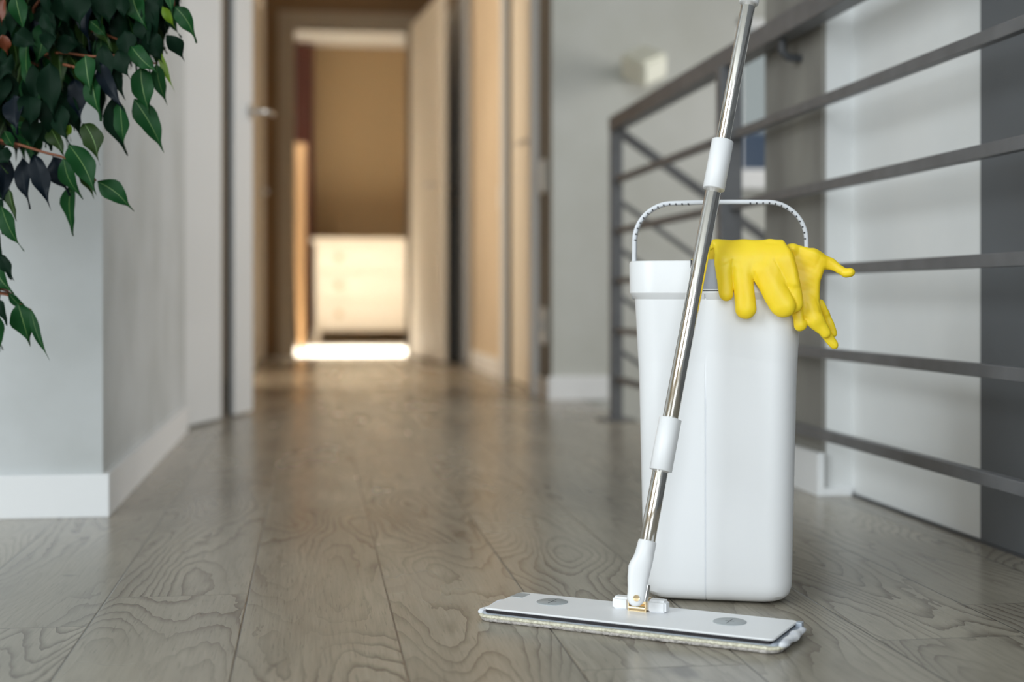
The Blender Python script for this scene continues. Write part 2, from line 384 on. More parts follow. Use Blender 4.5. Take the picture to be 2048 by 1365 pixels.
# right: concrete-faced wall end, pale wall, dark wall
struct(boxes('wall_pillar', [(0.925, 3.2, 2.48, 2.81, -2.7, 3.6)], 'pillar_wall'))
struct(boxes('trim_2', [(0.917, 0.925, 2.483, 2.81, -0.12, 3.6)], 'concrete'), 'rough grey brown concrete facing behind the railing')
struct(boxes('baseboard_pillar', [(0.903, 0.917, 2.466, 2.81, 0, 0.078), (0.917, 0.97, 2.466, 2.48, 0, 0.014)], 'skirting', bevel=0.0015))
YD = PF(1958, 1085).y
struct(boxes('wall_right', [(0.975, 1.1, YD, 2.48, 0, 3.6)], 'light_wall'))
struct(boxes('wall_right_dark', [(0.972, 1.1, -4.1, YD, 0, 3.6)], 'dark_wall'))
struct(boxes('trim_3', [(0.968, 0.976, -4.0, 2.48, 0, 0.004)], 'rail_dark'), 'thin dark expansion strip at the foot of the right wall')
struct(boxes('wall_stair_right', [(3.2, 3.3, -4.1, 5.02, -2.7, 3.6)], 'light_wall'))
# room behind the camera, with its two windows
struct(boxes('wall_rear', [(-3.6, -2.05, -4.1, -4.0, 0, 3.6), (0.55, 0.97, -4.1, -4.0, 0, 3.6), (-2.05, 0.55, -4.1, -4.0, 0, 0.45), (-2.05, 0.55, -4.1, -4.0, 3.35, 3.6)], 'tan_wall'))
struct(boxes('wall_left', [(-3.6, -3.5, -4.1, -2.5, 0, 3.6), (-3.6, -3.5, 0.1, 2.42, 0, 3.6), (-3.6, -3.5, -2.5, 0.1, 0, 0.45), (-3.6, -3.5, -2.5, 0.1, 3.35, 3.6)], 'tan_wall'))
struct(boxes('window_2', [(-2.05, -1.99, -4.08, -4.02, .45, 3.35), (0.49, 0.55, -4.08, -4.02, .45, 3.35), (-0.8, -0.7, -4.08, -4.02, .45, 3.35), (-2.05, 0.55, -4.08, -4.02, .45, .51), (-2.05, 0.55, -4.08, -4.02, 3.29, 3.35)], 'rail_dark'))
struct(boxes('window_3', [(-3.58, -3.52, -2.5, -2.44, .45, 3.35), (-3.58, -3.52, 0.04, 0.1, .45, 3.35), (-3.58, -3.52, -1.25, -1.15, .45, 3.35), (-3.58, -3.52, -2.5, 0.1, .45, .51), (-3.58, -3.52, -2.5, 0.1, 3.29, 3.35)], 'rail_dark'))

# ------------------------------------------------------------------ doors
def lever(parent, loc, side, length=0.11, ydir=-1, name='door_handle'):
    bm = bmesh.new(); x, y, z = loc
    tube(bm, [(x, y, z), (x + side * 0.008, y, z)], 0.024, 16)
    tube(bm, [(x, y, z), (x + side * 0.04, y, z), (x + side * 0.047, y + ydir * 0.01, z), (x + side * 0.047, y + ydir * length, z)], 0.008, 10)
    o = finish(name, bm, 'steel', parent); return auto(o)
# door_1: the pale leaf standing open beside the near wall, black glass strip and lever on its free edge
a = PF(366, 860); b = PF(506, 826); d = (b - a); ln = d.length; ang = math.atan2(d.y, d.x)
d1 = struct(boxes('door_1', [(0.0, 0.30, -0.0, 0.04, 0.006, 2.3), (0.405, ln, 0.0, 0.04, 0.006, 2.3), (0.30, 0.405, 0.0, 0.04, 2.2, 2.3)], 'door_white', bevel=0.0015), 'pale door leaf standing open on the left with a full height black strip')
d1.location = (a.x, a.y, 0); d1.rotation_euler = (0, 0, ang)
boxes('glass_strip', [(0.298, 0.407, 0.012, 0.028, 0.006, 2.2)], 'black_glass', d1)
bm = bmesh.new(); zz = 0.935
tube(bm, [(ln - 0.03, -0.001, zz), (ln - 0.03, -0.009, zz)], 0.024, 16); tube(bm, [(ln - 0.03, 0, zz), (ln - 0.03, -0.045, zz), (ln - 0.02, -0.05, zz), (ln + 0.045, -0.05, zz)], 0.008, 10)
tube(bm, [(ln - 0.03, 0.041, zz), (ln - 0.03, 0.085, zz), (ln - 0.05, 0.09, zz), (ln - 0.13, 0.09, zz)], 0.008, 10)
auto(finish('door_handle', bm, 'steel', d1))
# door_2: cream door on the right with a grey-blue frame
struct(boxes('trim_4', [(XR - 0.025, XR + 0.13, 5.20, 5.28, 0, 2.12), (XR - 0.02, XR + 0.13, 6.08, 6.16, 0, 2.12), (XR - 0.025, XR + 0.13, 5.20, 6.16, 2.06, 2.14)], 'door_white'))
d2 = struct(boxes('door_2', [(XR + 0.02, XR + 0.06, 5.28, 6.08, 0.006, 2.06)], 'door_beige'))
lever(d2, (XR + 0.02, 5.46, 0.965), -1, 0.14, 1)
# door_3: opened leaf at the far right, with dark gap
struct(boxes('trim_5', [(XR - 0.02, XR + 0.13, 7.36, 7.42, 0, 2.12), (XR - 0.02, XR + 0.13, 8.05, 8.12, 0, 2.12), (XR - 0.02, XR + 0.13, 7.36, 8.12, 2.06, 2.14)], 'door_frame'))
a = P(892, 595, 8.5); b = P(926, 595, 7.88); d = b - a
d3 = struct(boxes('door_3', [(0, d.length, 0, 0.04, 0.006, 2.05)], 'skirting', bevel=0.002)); d3.location = (a.x, a.y, 0); d3.rotation_euler = (0, 0, math.atan2(d.y, d.x))
bm = bmesh.new(); e_ = d.length - .10
for zz in (0.90, 0.98):
    tube(bm, [(e_, 0, zz), (e_, -0.04, zz), (e_ - .02, -0.05, zz), (e_ - .13, -0.05, zz)], 0.011, 8)
finish('door_handle', bm, 'steel', d3)
# door_4: leaf of the far doorway, opened into the hall
a = PF(813, 711); b = PF(880, 727); d = b - a
d4 = struct(boxes('door_4', [(0, d.length, 0.0, 0.04, 0.006, 2.02)], 'door_beige', bevel=0.002)); d4.location = (a.x, a.y, 0); d4.rotation_euler = (0, 0, math.atan2(d.y, d.x))
bm = bmesh.new(); tube(bm, [(d.length - .06, 0, .98), (d.length - .06, -.045, .98), (d.length - .08, -.05, .98), (d.length - .18, -.05, .98)], 0.009, 8)
tube(bm, [(d.length - .06, 0.04, .98), (d.length - .06, .085, .98), (d.length - .18, .09, .98)], 0.009, 8); finish('door_handle', bm, 'steel', d4)
# door_5: brown leaf in the left hall wall
d5 = struct(boxes('door_5', [(-0.345, -0.305, 7.30, 8.40, 0.006, 2.05)], 'door_frame')); lever(d5, (-0.305, 8.25, 0.96), 1, 0.12, -1)
struct(boxes('trim_6', [(-0.36, -0.28, 7.24, 7.30, 0, 2.1), (-0.36, -0.28, 8.40, 8.47, 0, 2.1), (-0.36, -0.28, 7.24, 8.47, 2.05, 2.12)], 'door_beige'))

# ------------------------------------------------------------------ wall fittings
def plate(name, label, cat, y, z, hgt=0.085, group=None, xr=XR - 0.003, n=1):
    t = thing(name, label, cat, (xr, y, z))
    boxes('cover_plate', [(-0.010, 0, -0.042, 0.042, -hgt / 2, hgt / 2)], 'switch', t, bevel=0.002)
    if n: boxes('rocker', [(-0.014, -0.0095, -0.028, 0.028, -hgt / 2 + .012, hgt / 2 - .012)], 'switch', t, bevel=0.001)
    else:
        bm = bmesh.new(); tube(bm, [(-0.016, 0, 0), (-0.0095, 0, 0)], 0.02, 16); finish('socket', bm, 'disc_grey', t)
    return t
plate('light_switch', 'double white light switch on the brown grey wall left of the grey wall corner', 'switch', 5.06, 0.36 + 243 * 5.1 / F, 0.12)
plate('light_switch', 'small white light switch on the beige wall right of the far opening', 'switch', 6.23, 0.36 + 203 * 6.2 / F, 0.11, xr=XR)
plate('power_outlet', 'white power outlet low on the brown grey wall above the baseboard', 'outlet', 5.05, 0.36 - 57 * 5.1 / F, 0.13, n=0)

# wall lamp: a cube seen on its corner
c = P(1288, 131, 4.86)
t = thing('wall_lamp', 'white block shaped lamp mounted on the grey wall above the railing', 'lamp', c)
bm = bmesh.new(); box(bm, -.059, .059, -.059, .059, -.045, .045); bmesh.ops.bevel(bm, geom=bm.edges[:], offset=0.010, segments=3, affect='EDGES')
diag = Vector((.641, .641, .423)).normalized()
view = (cam.location - c).normalized()
q = diag.rotation_difference(view)
Rm = q.to_matrix()
up = Rm @ Vector((0, 0, 1)); 
# spin about the view axis so that one edge of the cube stands upright
pr = (up - view * up.dot(view)).normalized(); tgt = (Vector((0, 0, 1)) - view * view.z).normalized()
Rm = pr.rotation_difference(tgt).to_matrix() @ Rm
bmesh.ops.transform(bm, matrix=Rm.to_4x4(), verts=bm.verts)
auto(finish('lamp_shade', bm, 'lamp', t))
bm = bmesh.new(); tube(bm, [(0.0, 0.03, 0), (0.0, 4.92 - c.y, 0)], 0.03, 16); finish('wall_mount', bm, 'lamp', t)

# ------------------------------------------------------------------ bedroom furniture
t = thing('dresser', 'cream chest of drawers against the wall of the far room', 'dresser', (0.0, 11.0, 0))
W_, DP, HT = 1.0, 0.45, 0.815
boxes('body', [(0.02, W_ - .02, 0.02, DP, 0.10, HT - .025), (0.0, 0.06, 0.0, 0.06, 0, 0.10), (W_ - .06, W_, 0, .06, 0, .10), (0, .06, DP - .06, DP, 0, .10), (W_ - .06, W_, DP - .06, DP, 0, .10)], 'dresser', t, bevel=0.003)
boxes('top', [(-0.012, W_ + .012, -0.015, DP + .005, HT - .025, HT)], 'dresser', t, bevel=0.004)
for k in range(3):
    z0 = 0.13 + k * 0.218
    dr = boxes('drawer', [(0.035, W_ - .035, -0.002, 0.02, z0, z0 + 0.195)], 'dresser', t, bevel=0.004)
    for kx in (0.20, W_ - 0.2):
        bm = bmesh.new(); tube(bm, [(kx, 0, z0 + .1), (kx, -0.018, z0 + .1), (kx, -.022, z0 + .1), (kx, -.034, z0 + .1)], [.012, .012, .03, .028], 14); auto(finish('knob', bm, 'knob', dr))
bm = bmesh.new(); prof = []
for k in range(41):
    x = -0.42 + k * 0.43 / 40; prof.append((x, 11.50 + 0.022 * math.sin(k * 1.35)))
loft(bm, [[(x, y, z) for x, y in prof] + [(x, y + .006, z) for x, y in reversed(prof)] for z in (0.03, 1.2, CEIL - .06)])
tag(finish('curtain', bm, 'curtain', smooth=False), 'maroon curtain hanging left of the dresser in the far room', 'curtain')
bm = bmesh.new()
a1 = P(588, 291, 9.45); b1 = P(611, 291, 9.45); a0 = PF(599, 686); 
hx = (b1 - a1).length / 2; z1 = a1.z; mx = (a1.x + b1.x) / 2
loft(bm, [[(mx + .012 - .018, 9.36, 0), (mx + .012 + .018, 9.36, 0), (mx + .012 + .018, 9.39, 0), (mx + .012 - .018, 9.39, 0)],
          [(mx - hx, 9.40, z1 - .5), (mx + hx, 9.40, z1 - .5), (mx + hx, 9.43, z1 - .5), (mx - hx, 9.43, z1 - .5)],
          [(mx - hx, 9.42, z1), (mx + hx, 9.42, z1), (mx + hx, 9.45, z1), (mx - hx, 9.45, z1)]])
tag(finish('upright_board', bm, 'board'), 'narrow pale upright board standing just inside the far doorway', 'board')

# ------------------------------------------------------------------ railing
RX = 0.88
yp1 = (RX * F / (CS * (1232 - 625)) - RX * SN) / CS
yp2 = (RX * F / (CS * (1463 - 625)) - RX * SN) / CS
t = thing('railing', 'grey steel stair railing with five thin bars along the right wall', 'railing', (RX, yp1, 0))
y0 = 0.9 - yp1
boxes('handrail', [(-.018, .022, y0, .02, 0.848, 0.888)], 'rail', t, bevel=0.002)
for z in (0.702, 0.553, 0.408, 0.263, 0.121):
    boxes('rail', [(-.008, .008, y0, 0.0, z - .009, z + .009)], 'rail', t, bevel=0.0015)
po = boxes('post', [(-.018, .018, -.012, .012, 0.004, 0.85)], 'rail', t, bevel=0.002)
boxes('base_plate', [(-.05, .05, -.04, .04, 0, 0.005)], 'rail', po)
po = boxes('post', [(-.026, .022, yp2 - yp1 - .006, yp2 - yp1 + .03, 0.004, 0.85)], 'rail', t, bevel=0.002)
boxes('base_plate', [(-.05, .05, yp2 - yp1 - .05, yp2 - yp1 + .05, 0, 0.005)], 'rail', po)
boxes('base_plate', [(-.026, .04, y0 - .0, y0 + .01, 0.0, 0.9)], 'rail', po).name = 'end_post'
yb = P(1568, 110, 2.69).y - yp1
bm = bmesh.new(); tube(bm, [(0, yb, .848), (0, yb, .825), (.01, yb, .815), (.037, yb, .812)], 0.008, 10); auto(finish('wall_bracket', bm, 'rail_dark', t))
# stair flight railing going down to the right behind the first post
t = thing('stair_railing', 'sloping grey railing of the stair flight going down behind the first railing', 'railing', (RX + .022, yp1 + .03, 0))
sl = -0.70
for k, (dz, th) in enumerate(((0.845, .030), (0.64, .014), (0.50, .014), (0.36, .014), (0.20, .014))):
    bm = bmesh.new()
    box(bm, 0, 1.25, -.012, .012, -th / 2, th / 2)
    for v in bm.verts: v.co.z += dz + v.co.x * sl
    finish('handrail' if k == 0 else 'rail', bm, 'rail', t)
boxes('post', [(1.20, 1.24, -.015, .015, -2.65, 0.02)], 'rail', t)
# stair steps below
st = bmesh.new()
for k in range(13):
    x = 0.98 + k * 0.165; z = -0.19 * (k + 1)
    box(st, x, x + 0.20, 3.95, 4.90, z - .04, z)
o = finish('trim_7', st, 'floor'); struct(o, 'wooden stair treads going down')

# ------------------------------------------------------------------ bucket
BA = math.radians(10.8)
fr = PF(1432, 1211)
rotb = -(YAW + BA)
vb = Vector((math.sin(YAW + BA), math.cos(YAW + BA), 0))
HD = 0.092
bc = fr + vb * HD; bc.z = 0
bk = thing('mop_bucket', 'tall white plastic mop bucket with a carrying handle and grey insert', 'bucket', bc, rotb)
sx = -0.012
secs = []
def bw(z): return 0.0868 + (0.0945 - 0.0868) * z / 0.355
R0 = 0.030
for z, ins in ((0.0, 0.020), (0.001, 0.014), (0.004, 0.0075), (0.009, 0.003), (0.016, 0.0006), (0.024, 0.0)):
    secs.append(rrect(bw(z) - ins, HD - ins, R0 - ins * .6, z + .002, step=sx))
for z in (0.1, 0.2, 0.3, 0.352): secs.append(rrect(bw(z), HD + 0.004 * z / .355, R0, z, step=sx))
secs.append(rrect(bw(.352), HD + .004, R0, 0.3535, step=None, n=8) + [(sx, -HD - .004, .3535)] * 4)
body = bmesh.new()
# gentle chamfer out to the collar
secs[-1] = rrect(bw(.354), HD + .0042, R0, 0.3545, step=sx)
CH, CW, CDp = 0.0, 0.1035, HD + 0.013
for p_ in (rrect(CW - .001, CDp - .001, R0 + .006, 0.3635, step=sx), ): secs.append([(x, y + (0.0012 if k >= len(p_) - 4 else 0) * 0, z) for k, (x, y, z) in enumerate(p_)])
secs.append(rrect(CW, CDp, R0 + .006, 0.3655, step=sx)); secs.append(rrect(CW + .0005, CDp, R0 + .006, 0.400, step=sx))
for s in secs[-3:]:  # no seam on the collar: pull the four seam points onto the face
    for k in range(len(s) - 4, len(s)): s[k] = (s[k][0], s[len(s) - 5][1], s[k][2])
for z, ins in ((0.4025, 0.001), (0.403, 0.0025), (0.4025, 0.0045), (0.36, 0.006), (0.24, 0.012), (0.235, 0.02)):
    s = rrect(CW - ins, CDp - ins, R0 + .004 - ins * .3, z, step=sx)
    for k in range(len(s) - 4, len(s)): s[k] = (s[k][0], s[len(s) - 5][1], s[k][2])
    secs.append(s)
loft(body, secs)
auto(finish('body', body, 'bucket', bk), 24)
# grey wringer insert set in the front of the collar
yf = -CDp - 0.0006
bm = bmesh.new()
gx0, gx1 = -0.0275, 0.0305
def cbox(bm, x0, x1, ya, yb_, z0, z1, mi=0): return box(bm, x0, x1, ya, yb_, z0, z1, mi)
cbox(bm, gx0, gx1, yf - .0004, yf + .012, 0.3685, 0.4042)
bmesh.ops.bevel(bm, geom=[e for e in bm.edges], offset=0.0012, segments=2, affect='EDGES')
auto(finish('wringer_insert', bm, 'grey_plastic', bk))
boxes('insert_gap', [(gx0 - .001, gx1 + .001, yf - .0001, yf + .01, 0.3673, 0.3685), (gx0 - .0012, gx0, yf - .0001, yf + .01, .3673, .4036), (gx1, gx1 + .0012, yf - .0001, yf + .01, .3673, .4036)], 'dark', bk)
boxes('release_mark', [(sx - 0.0008, sx + 0.0052, -HD - .0052, -HD - .003, 0.3535, 0.3543)], 'dark', bk)
# inner wringer divider
boxes('wringer_wall', [(gx1 + .012, gx1 + .015, -.085, .085, .25, .398)], 'grey_plastic', bk)
# pivots
for s_ in (-1, 1):
    bm = bmesh.new(); x = s_ * (CW); tube(bm, [(x, 0, .374), (x + s_ * .0035, 0, .374), (x + s_ * .005, 0, .374)], [.0165, .0165, .013], 24)
    pv = auto(finish('pivot', bm, 'handle', bk))
# carrying handle: flat band bent into an arch
hw = 0.1055; zt = 0.4765; zc = 0.374; rr_ = 0.047; path = []
for k in range(12): path.append((-hw + 0.0008 * k / 11, zc + (zt - rr_ - zc) * k / 11))
for k in range(1, 17):
    a = math.pi - (math.pi / 2) * k / 16; path.append((-hw + .0008 + rr_ + rr_ * math.cos(a), zt - rr_ + rr_ * math.sin(a)))
nxt = [(-x, z) for x, z in reversed(path)]
for k in range(1, 10):
    x = path[-1][0] if k == 1 else x0_; 
    if k == 1: x0_ = x; xa = x
    path.append((xa + (-2 * xa) * k / 10, zt + 0.0008 * math.sin(math.pi * k / 10)))
path += nxt
bm = bmesh.new(); rings = []
th, dp = 0.0024, 0.0062
for i, (x, z) in enumerate(path):
    p0 = Vector(path[max(i - 1, 0)]); p1 = Vector(path[min(i + 1, len(path) - 1)]); tt = (p1 - p0).normalized(); nn = Vector((-tt.y, tt.x))
    ring = []
    for (a_, b_) in ((-1, -1), (-.6, -1.12), (.6, -1.12), (1, -1), (1, 1), (.6, 1.12), (-.6, 1.12), (-1, 1)):
        ring.append((x + nn.x * th * a_, dp * b_, z + nn.y * th * a_))
    rings.append(ring)
loft(bm, rings)
hd = auto(finish('carrying_handle', bm, 'handle', bk), 50)
# grip notches along the inner edge of both bends
for sgn in (-1, 1):
    bm = bmesh.new()
    for k in range(13):
        a = math.pi - math.pi / 2 * (k + 0.2) / 9.6
        if a > math.pi / 2: x, z = -hw + .0008 + rr_ + (rr_ - .0014) * math.cos(a), zt - rr_ + (rr_ - .0014) * math.sin(a)
        else: x = -hw + .0008 + rr_ + (a - math.pi / 2) * -rr_; z = zt - .0014
        x *= -sgn
        tube(bm, [(x, -dp * 1.16, z), (x, dp * 1.16, z)], 0.00115, 8)
    finish('grip_notches', bm, 'dark', hd)

# ------------------------------------------------------------------ mop
TZ = 0.0150
BL, BR, FR_, FL = [PF(x, y, TZ) for x, y in ((1040, 1184), (1598, 1242), (1546, 1280), (968, 1216))]
cen = (BL + BR + FR_ + FL) / 4
ux = ((BR - BL) + (FR_ - FL)).normalized(); angm = math.atan2(ux.y, ux.x)
LN = ((BR - BL).length + (FR_ - FL).length) / 4; WD = ((BL - FL).length + (BR - FR_).length) / 4
mp = thing('flat_mop', 'flat mop with white plate and steel pole leaning on the bucket', 'mop', (cen.x, cen.y, 0), angm)
Minv = (Matrix.Translation((cen.x, cen.y, 0)) @ Matrix.Rotation(angm, 4, 'Z')).inverted()
def plate_loft(name, hx, hy, r, z0, z1, m, bev=0.0008, cy=0, cx=0):
    bm = bmesh.new(); loft(bm, [rrect(hx - bev, hy - bev, r, z0, 6, cx=cx, cy=cy), rrect(hx, hy, r, z0 + bev, 6, cx=cx, cy=cy), rrect(hx, hy, r, z1 - bev, 6, cx=cx, cy=cy), rrect(hx - bev, hy - bev, r, z1, 6, cx=cx, cy=cy)])
    return auto(finish(name, bm, m, mp))
plate_loft('top_plate', LN, WD, 0.006, 0.0126, TZ, 'mop_white')
plate_loft('edge_strip', LN - .002, WD + .0012, 0.005, 0.0098, 0.0127, 'black_rubber', .0003)
plate_loft('base_plate', LN + .004, WD - .0015, 0.006, 0.0068, 0.0102, 'base_grey')
# cloth pad, lumpy rim
def pad(name, hx, hy, z0, z1, m, amp, r=0.014, seed=1, nn=400):
    rnd = random.Random(seed); bm = bmesh.new(); base = []
    def outline(hx, hy):
        pts = rrect(hx, hy, r, 0, 10); out = []
        pts.append(pts[0]); 
        Ls = [math.dist(a[:2], b[:2]) for a, b in zip(pts, pts[1:])]; tot = sum(Ls); i = 0; acc = 0
        for k in range(nn):
            s = tot * k / nn
            while acc + Ls[i] < s: acc += Ls[i]; i += 1
            f = (s - acc) / max(Ls[i], 1e-9); out.append((pts[i][0] + (pts[i + 1][0] - pts[i][0]) * f, pts[i][1] + (pts[i + 1][1] - pts[i][1]) * f))
        return out
    js = [rnd.uniform(-1, 1) for _ in range(nn)]
    secs = []
    for q in range(7):
        a = math.pi * q / 6; bulge = math.sin(a) * (z1 - z0) * 0.5; z = (z0 + z1) / 2 - math.cos(a) * (z1 - z0) / 2
        o_ = outline(hx + bulge - (z1 - z0) / 2, hy + bulge - (z1 - z0) / 2)
        secs.append([(x + amp * js[(k + q * 7) % nn] * .6, y + amp * js[(k * 3 + q * 11) % nn], z + (amp * .5 * js[(k + 5 * q) % nn] if 0 < q < 6 else 0)) for k, (x, y) in enumerate(o_)])
    loft(bm, secs); return finish(name, bm, m, mp, smooth=True)
pad('cleaning_pad', LN + .0065, WD + .003, 0.0003, 0.0052, 'pad_grey', .0006, seed=3)
pad('pad_border', LN + .0085, WD + .0035, 0.0038, 0.0074, 'pad_cream', .00035, seed=5)
# white pockets of the pad folded over both ends
for s_ in (1, -1):
    bm = bmesh.new(); secs = []; rnd = random.Random(4 + s_)
    for k in range(33):
        y = -(WD - .004) + 2 * (WD - .004) * k / 32; e = math.sin(math.pi * k / 32) ** .25
        rr = 0.0042 * e * (1 + .12 * math.sin(k * .42)); lift = .0003 * math.sin(k * .7)
        cx_ = s_ * (LN + .0062 + .0008 * math.sin(k * .5)); secs.append([(cx_ + rr * 1.45 * math.cos(a), y, 0.0078 + lift + rr * .95 * math.sin(a)) for a in [2 * math.pi * j / 12 for j in range(12)]])
    loft(bm, secs); finish('pad_pocket', bm, 'pad_white', mp, smooth=True)
# grey release tab on the left end, grip discs
boxes('release_tab', [(-LN + .001, -LN + .016, WD - .030, WD - .008, TZ - .001, TZ + .0005)], 'disc_grey', mp, bevel=.0003)
boxes('corner_clip', [(LN - .001, LN + .006, WD - .010, WD - .001, .008, TZ)], 'base_grey', mp, bevel=.001)
for (px, py) in ((1104.5, 1205), (1459.5, 1244.5)):
    c = Minv @ PF(px, py, TZ)
    bm = bmesh.new(); tube(bm, [(c.x, c.y, TZ - .001), (c.x, c.y, TZ + .0004), (c.x, c.y, TZ + .0009)], [.0178, .0178, .0168], 40)
    dd = auto(finish('cloth_clip', bm, 'disc_grey', mp), 50)
    boxes('clip_slit', [(c.x - .00035, c.x + .00035, c.y - .011, c.y + .011, TZ + .0005, TZ + .00105), (c.x - .005, c.x + .005, c.y - .0003, c.y + .0003, TZ + .0005, TZ + .00105)], 'dark', dd)
# hinge block
c = Minv @ PF(1277, 1222, TZ)
hb = bmesh.new()
for (x0, x1) in ((-.0305, -.0108), (.0108, .0325)):
    box(hb, c.x + x0, c.x + x1, c.y - .003, c.y + .012, TZ - .001, TZ + .0135)
bmesh.ops.bevel(hb, geom=hb.edges[:], offset=.0025, segments=3, affect='EDGES')
hinge = auto(finish('hinge_block', hb, 'mop_white', mp))
bm = bmesh.new()
box(bm, c.x - .0100, c.x + .0100, c.y - .0045, c.y + .012, TZ - .0002, TZ + .0010)
box(bm, c.x - .0108, c.x - .0092, c.y - .0050, c.y + .012, TZ, TZ + .0135); box(bm, c.x + .0092, c.x + .0108, c.y - .0050, c.y + .012, TZ, TZ + .0135)
tube(bm, [(c.x - .0095, c.y - .0035, TZ + .0035), (c.x + .0095, c.y - .0035, TZ + .0035)], .0026, 12)
box(bm, c.x - .0092, c.x + .0092, c.y + .003, c.y + .0045, TZ + .001, TZ + .0095)
auto(finish('hinge_bracket', bm, 'brass', hinge))
# pole axis, in world then local
DB, DT = 1.537, 1.672
A_ = P(1275, 1194, DB); 
def onaxis(py):   # depth grows with height so that the pole rests on the collar of the bucket
    f = (1194 - py) / 1194.0; D = DB + (DT - DB) * f
    px = 1274 + (1498.5 - 1274) * f
    return P(px, py, D)
top = onaxis(0); bot = onaxis(1194)
ax = (top - bot).normalized()
def loc(v): return Minv @ v
R_ = 0.0089
def seg(name, y0_, y1_, r, m, parent=mp, extra=None):
    a, b = loc(onaxis(y0_)), loc(onaxis(y1_)); d = (b - a).normalized(); bm = bmesh.new()
    tube(bm, [a, a + d * .0004, b - d * .0004, b], [r - .0004, r, r, r - .0004], 48)
    return auto(finish(name, bm, m, parent), 50)
seg('pole_section', 1095, 890, R_, 'chrome')
seg('pole_section', 900, 340, R_, 'chrome')
seg('pole_section', 345, -40, R_ - .0007, 'chrome')
seg('pole_sleeve', 942, 838, R_ + .0036, 'mop_white'); seg('pole_sleeve', 379, 282, R_ + .0037, 'mop_white')
seg('pole_sleeve', 7, -70, R_ + .0025, 'mop_white')
seg('hand_grip', -60, -560, R_ + .003, 'mop_white')
# lower joint: round socket flattening into a rounded tongue
bm = bmesh.new(); Pl = [loc(onaxis(y)) for y in (1082, 1213)]
xax = (Minv.to_3x3() @ Vector((CS, -SN, 0)));
secs = []
tot = 131
camr = Vector((CS, -SN, 0)); vd = Vector((SN, CS, 0))
zup = ax; xr_ = (camr - zup * camr.dot(zup)).normalized(); yr_ = zup.cross(xr_)
for (py, off, hw_, hd_) in ((1082, 0, .0092, .0092), (1084, 0, .0100, .0098), (1108, -.0005, .0105, .0098), (1118, -.001, .0110, .0096), (1128, -.0022, .0120, .0092), (1138, -.0030, .0124, .0085), (1160, -.0026, .0114, .0075), (1178, -.0015, .0104, .0066),
                            (1190, -.0010, .0098, .0060), (1197, -.0010, .0096, .0058), (1203, -.0010, .0088, .0056), (1208, -.0010, .0072, .0052), (1212, -.0010, .0045, .0046), (1214, -.0010, .0015, .003)):
    c0 = onaxis(py) + xr_ * off
    ring = []
    for j in range(32):
        a = 2 * math.pi * j / 32; e = 0.8 if py > 1110 else 1.0
        ca, sa = math.cos(a), math.sin(a)
        ring.append(loc(c0 + xr_ * hw_ * math.copysign(abs(ca) ** e, ca) + yr_ * hd_ * math.copysign(abs(sa) ** e, sa)))
    secs.append(ring)
loft(bm, secs); jt = auto(finish('swivel_joint', bm, 'mop_white', mp), 60)
pc = onaxis(1195) + xr_ * -.0012
bm = bmesh.new(); tube(bm, [loc(pc - vd * .0066), loc(pc - vd * .0072), loc(pc + vd * .008)], [.0030, .0035, .0035], 24); auto(finish('pivot_pin', bm, 'brass', jt))
pn = onaxis(1190) + xr_ * .0092
bm = bmesh.new(); tube(bm, [loc(pn + zup * .012 + vd * .002), loc(pn + vd * .002), loc(pn - zup * .006 + vd * .002)], [.003, .0035, .003], 14); auto(finish('joint_spring', bm, 'steel', jt))

# ------------------------------------------------------------------ gloves
D0 = 1.640; SC = D0 / F
Og = P(1500, 560, D0); Rg = Matrix(((CS, SN, 0), (-SN, CS, 0), (0, 0, 1)))   # columns: right, back ... built below
def G(px, py, d=0.0):   # local coords: x right, y down, z depth (behind D0)
    k = (D0 + d) / D0
    return np.array([((px - 1500) * k + (1500 - CX) * (k - 1)) * SC, ((py - 560) * k + (560 - CY) * (k - 1)) * SC, d])
def g2w(v):
    r = Vector((CS, -SN, 0)); bkd = Vector((SN, CS, 0)); return Og + r * v[0] - Vector((0, 0, 1)) * v[1] + bkd * v[2]
def noise3(p, f, seed):
    rs = np.random.RandomState(seed); out = 0
    for _ in range(6):
        k = rs.normal(size=3) * f; out = out + np.sin(p @ k + rs.uniform(0, 6.28))
    return out / 6
def build_glove(name, label, lo, hi, h, fn):
    lo = np.array(lo, float); n = np.ceil((np.array(hi) - lo) / h).astype(int)
    g = np.stack(np.meshgrid(*[lo[i] + h * np.arange(n[i]) for i in range(3)], indexing='ij'), -1)
    v, f = surface_nets(fn(g), lo, h)
    me = bpy.data.meshes.new(name); base = g2w(np.zeros(3))
    vw = [tuple(g2w(x) - base) for x in v]
    me.from_pydata(vw, [], f.tolist()); me.materials.append(M['glove']); me.update()
    bm = bmesh.new(); bm.from_mesh(me)
    for _ in range(3): bmesh.ops.smooth_vert(bm, verts=bm.verts, factor=0.5, use_axis_x=True, use_axis_y=True, use_axis_z=True)
    bmesh.ops.recalc_face_normals(bm, faces=bm.faces); bm.to_mesh(me); bm.free()
    for p in me.polygons: p.use_smooth = True
    o = bpy.data.objects.new(name, me); COL.objects.link(o); o.location = base
    return tag(o, label, 'glove', 'yellow rubber gloves draped over the bucket')
px_ = SC
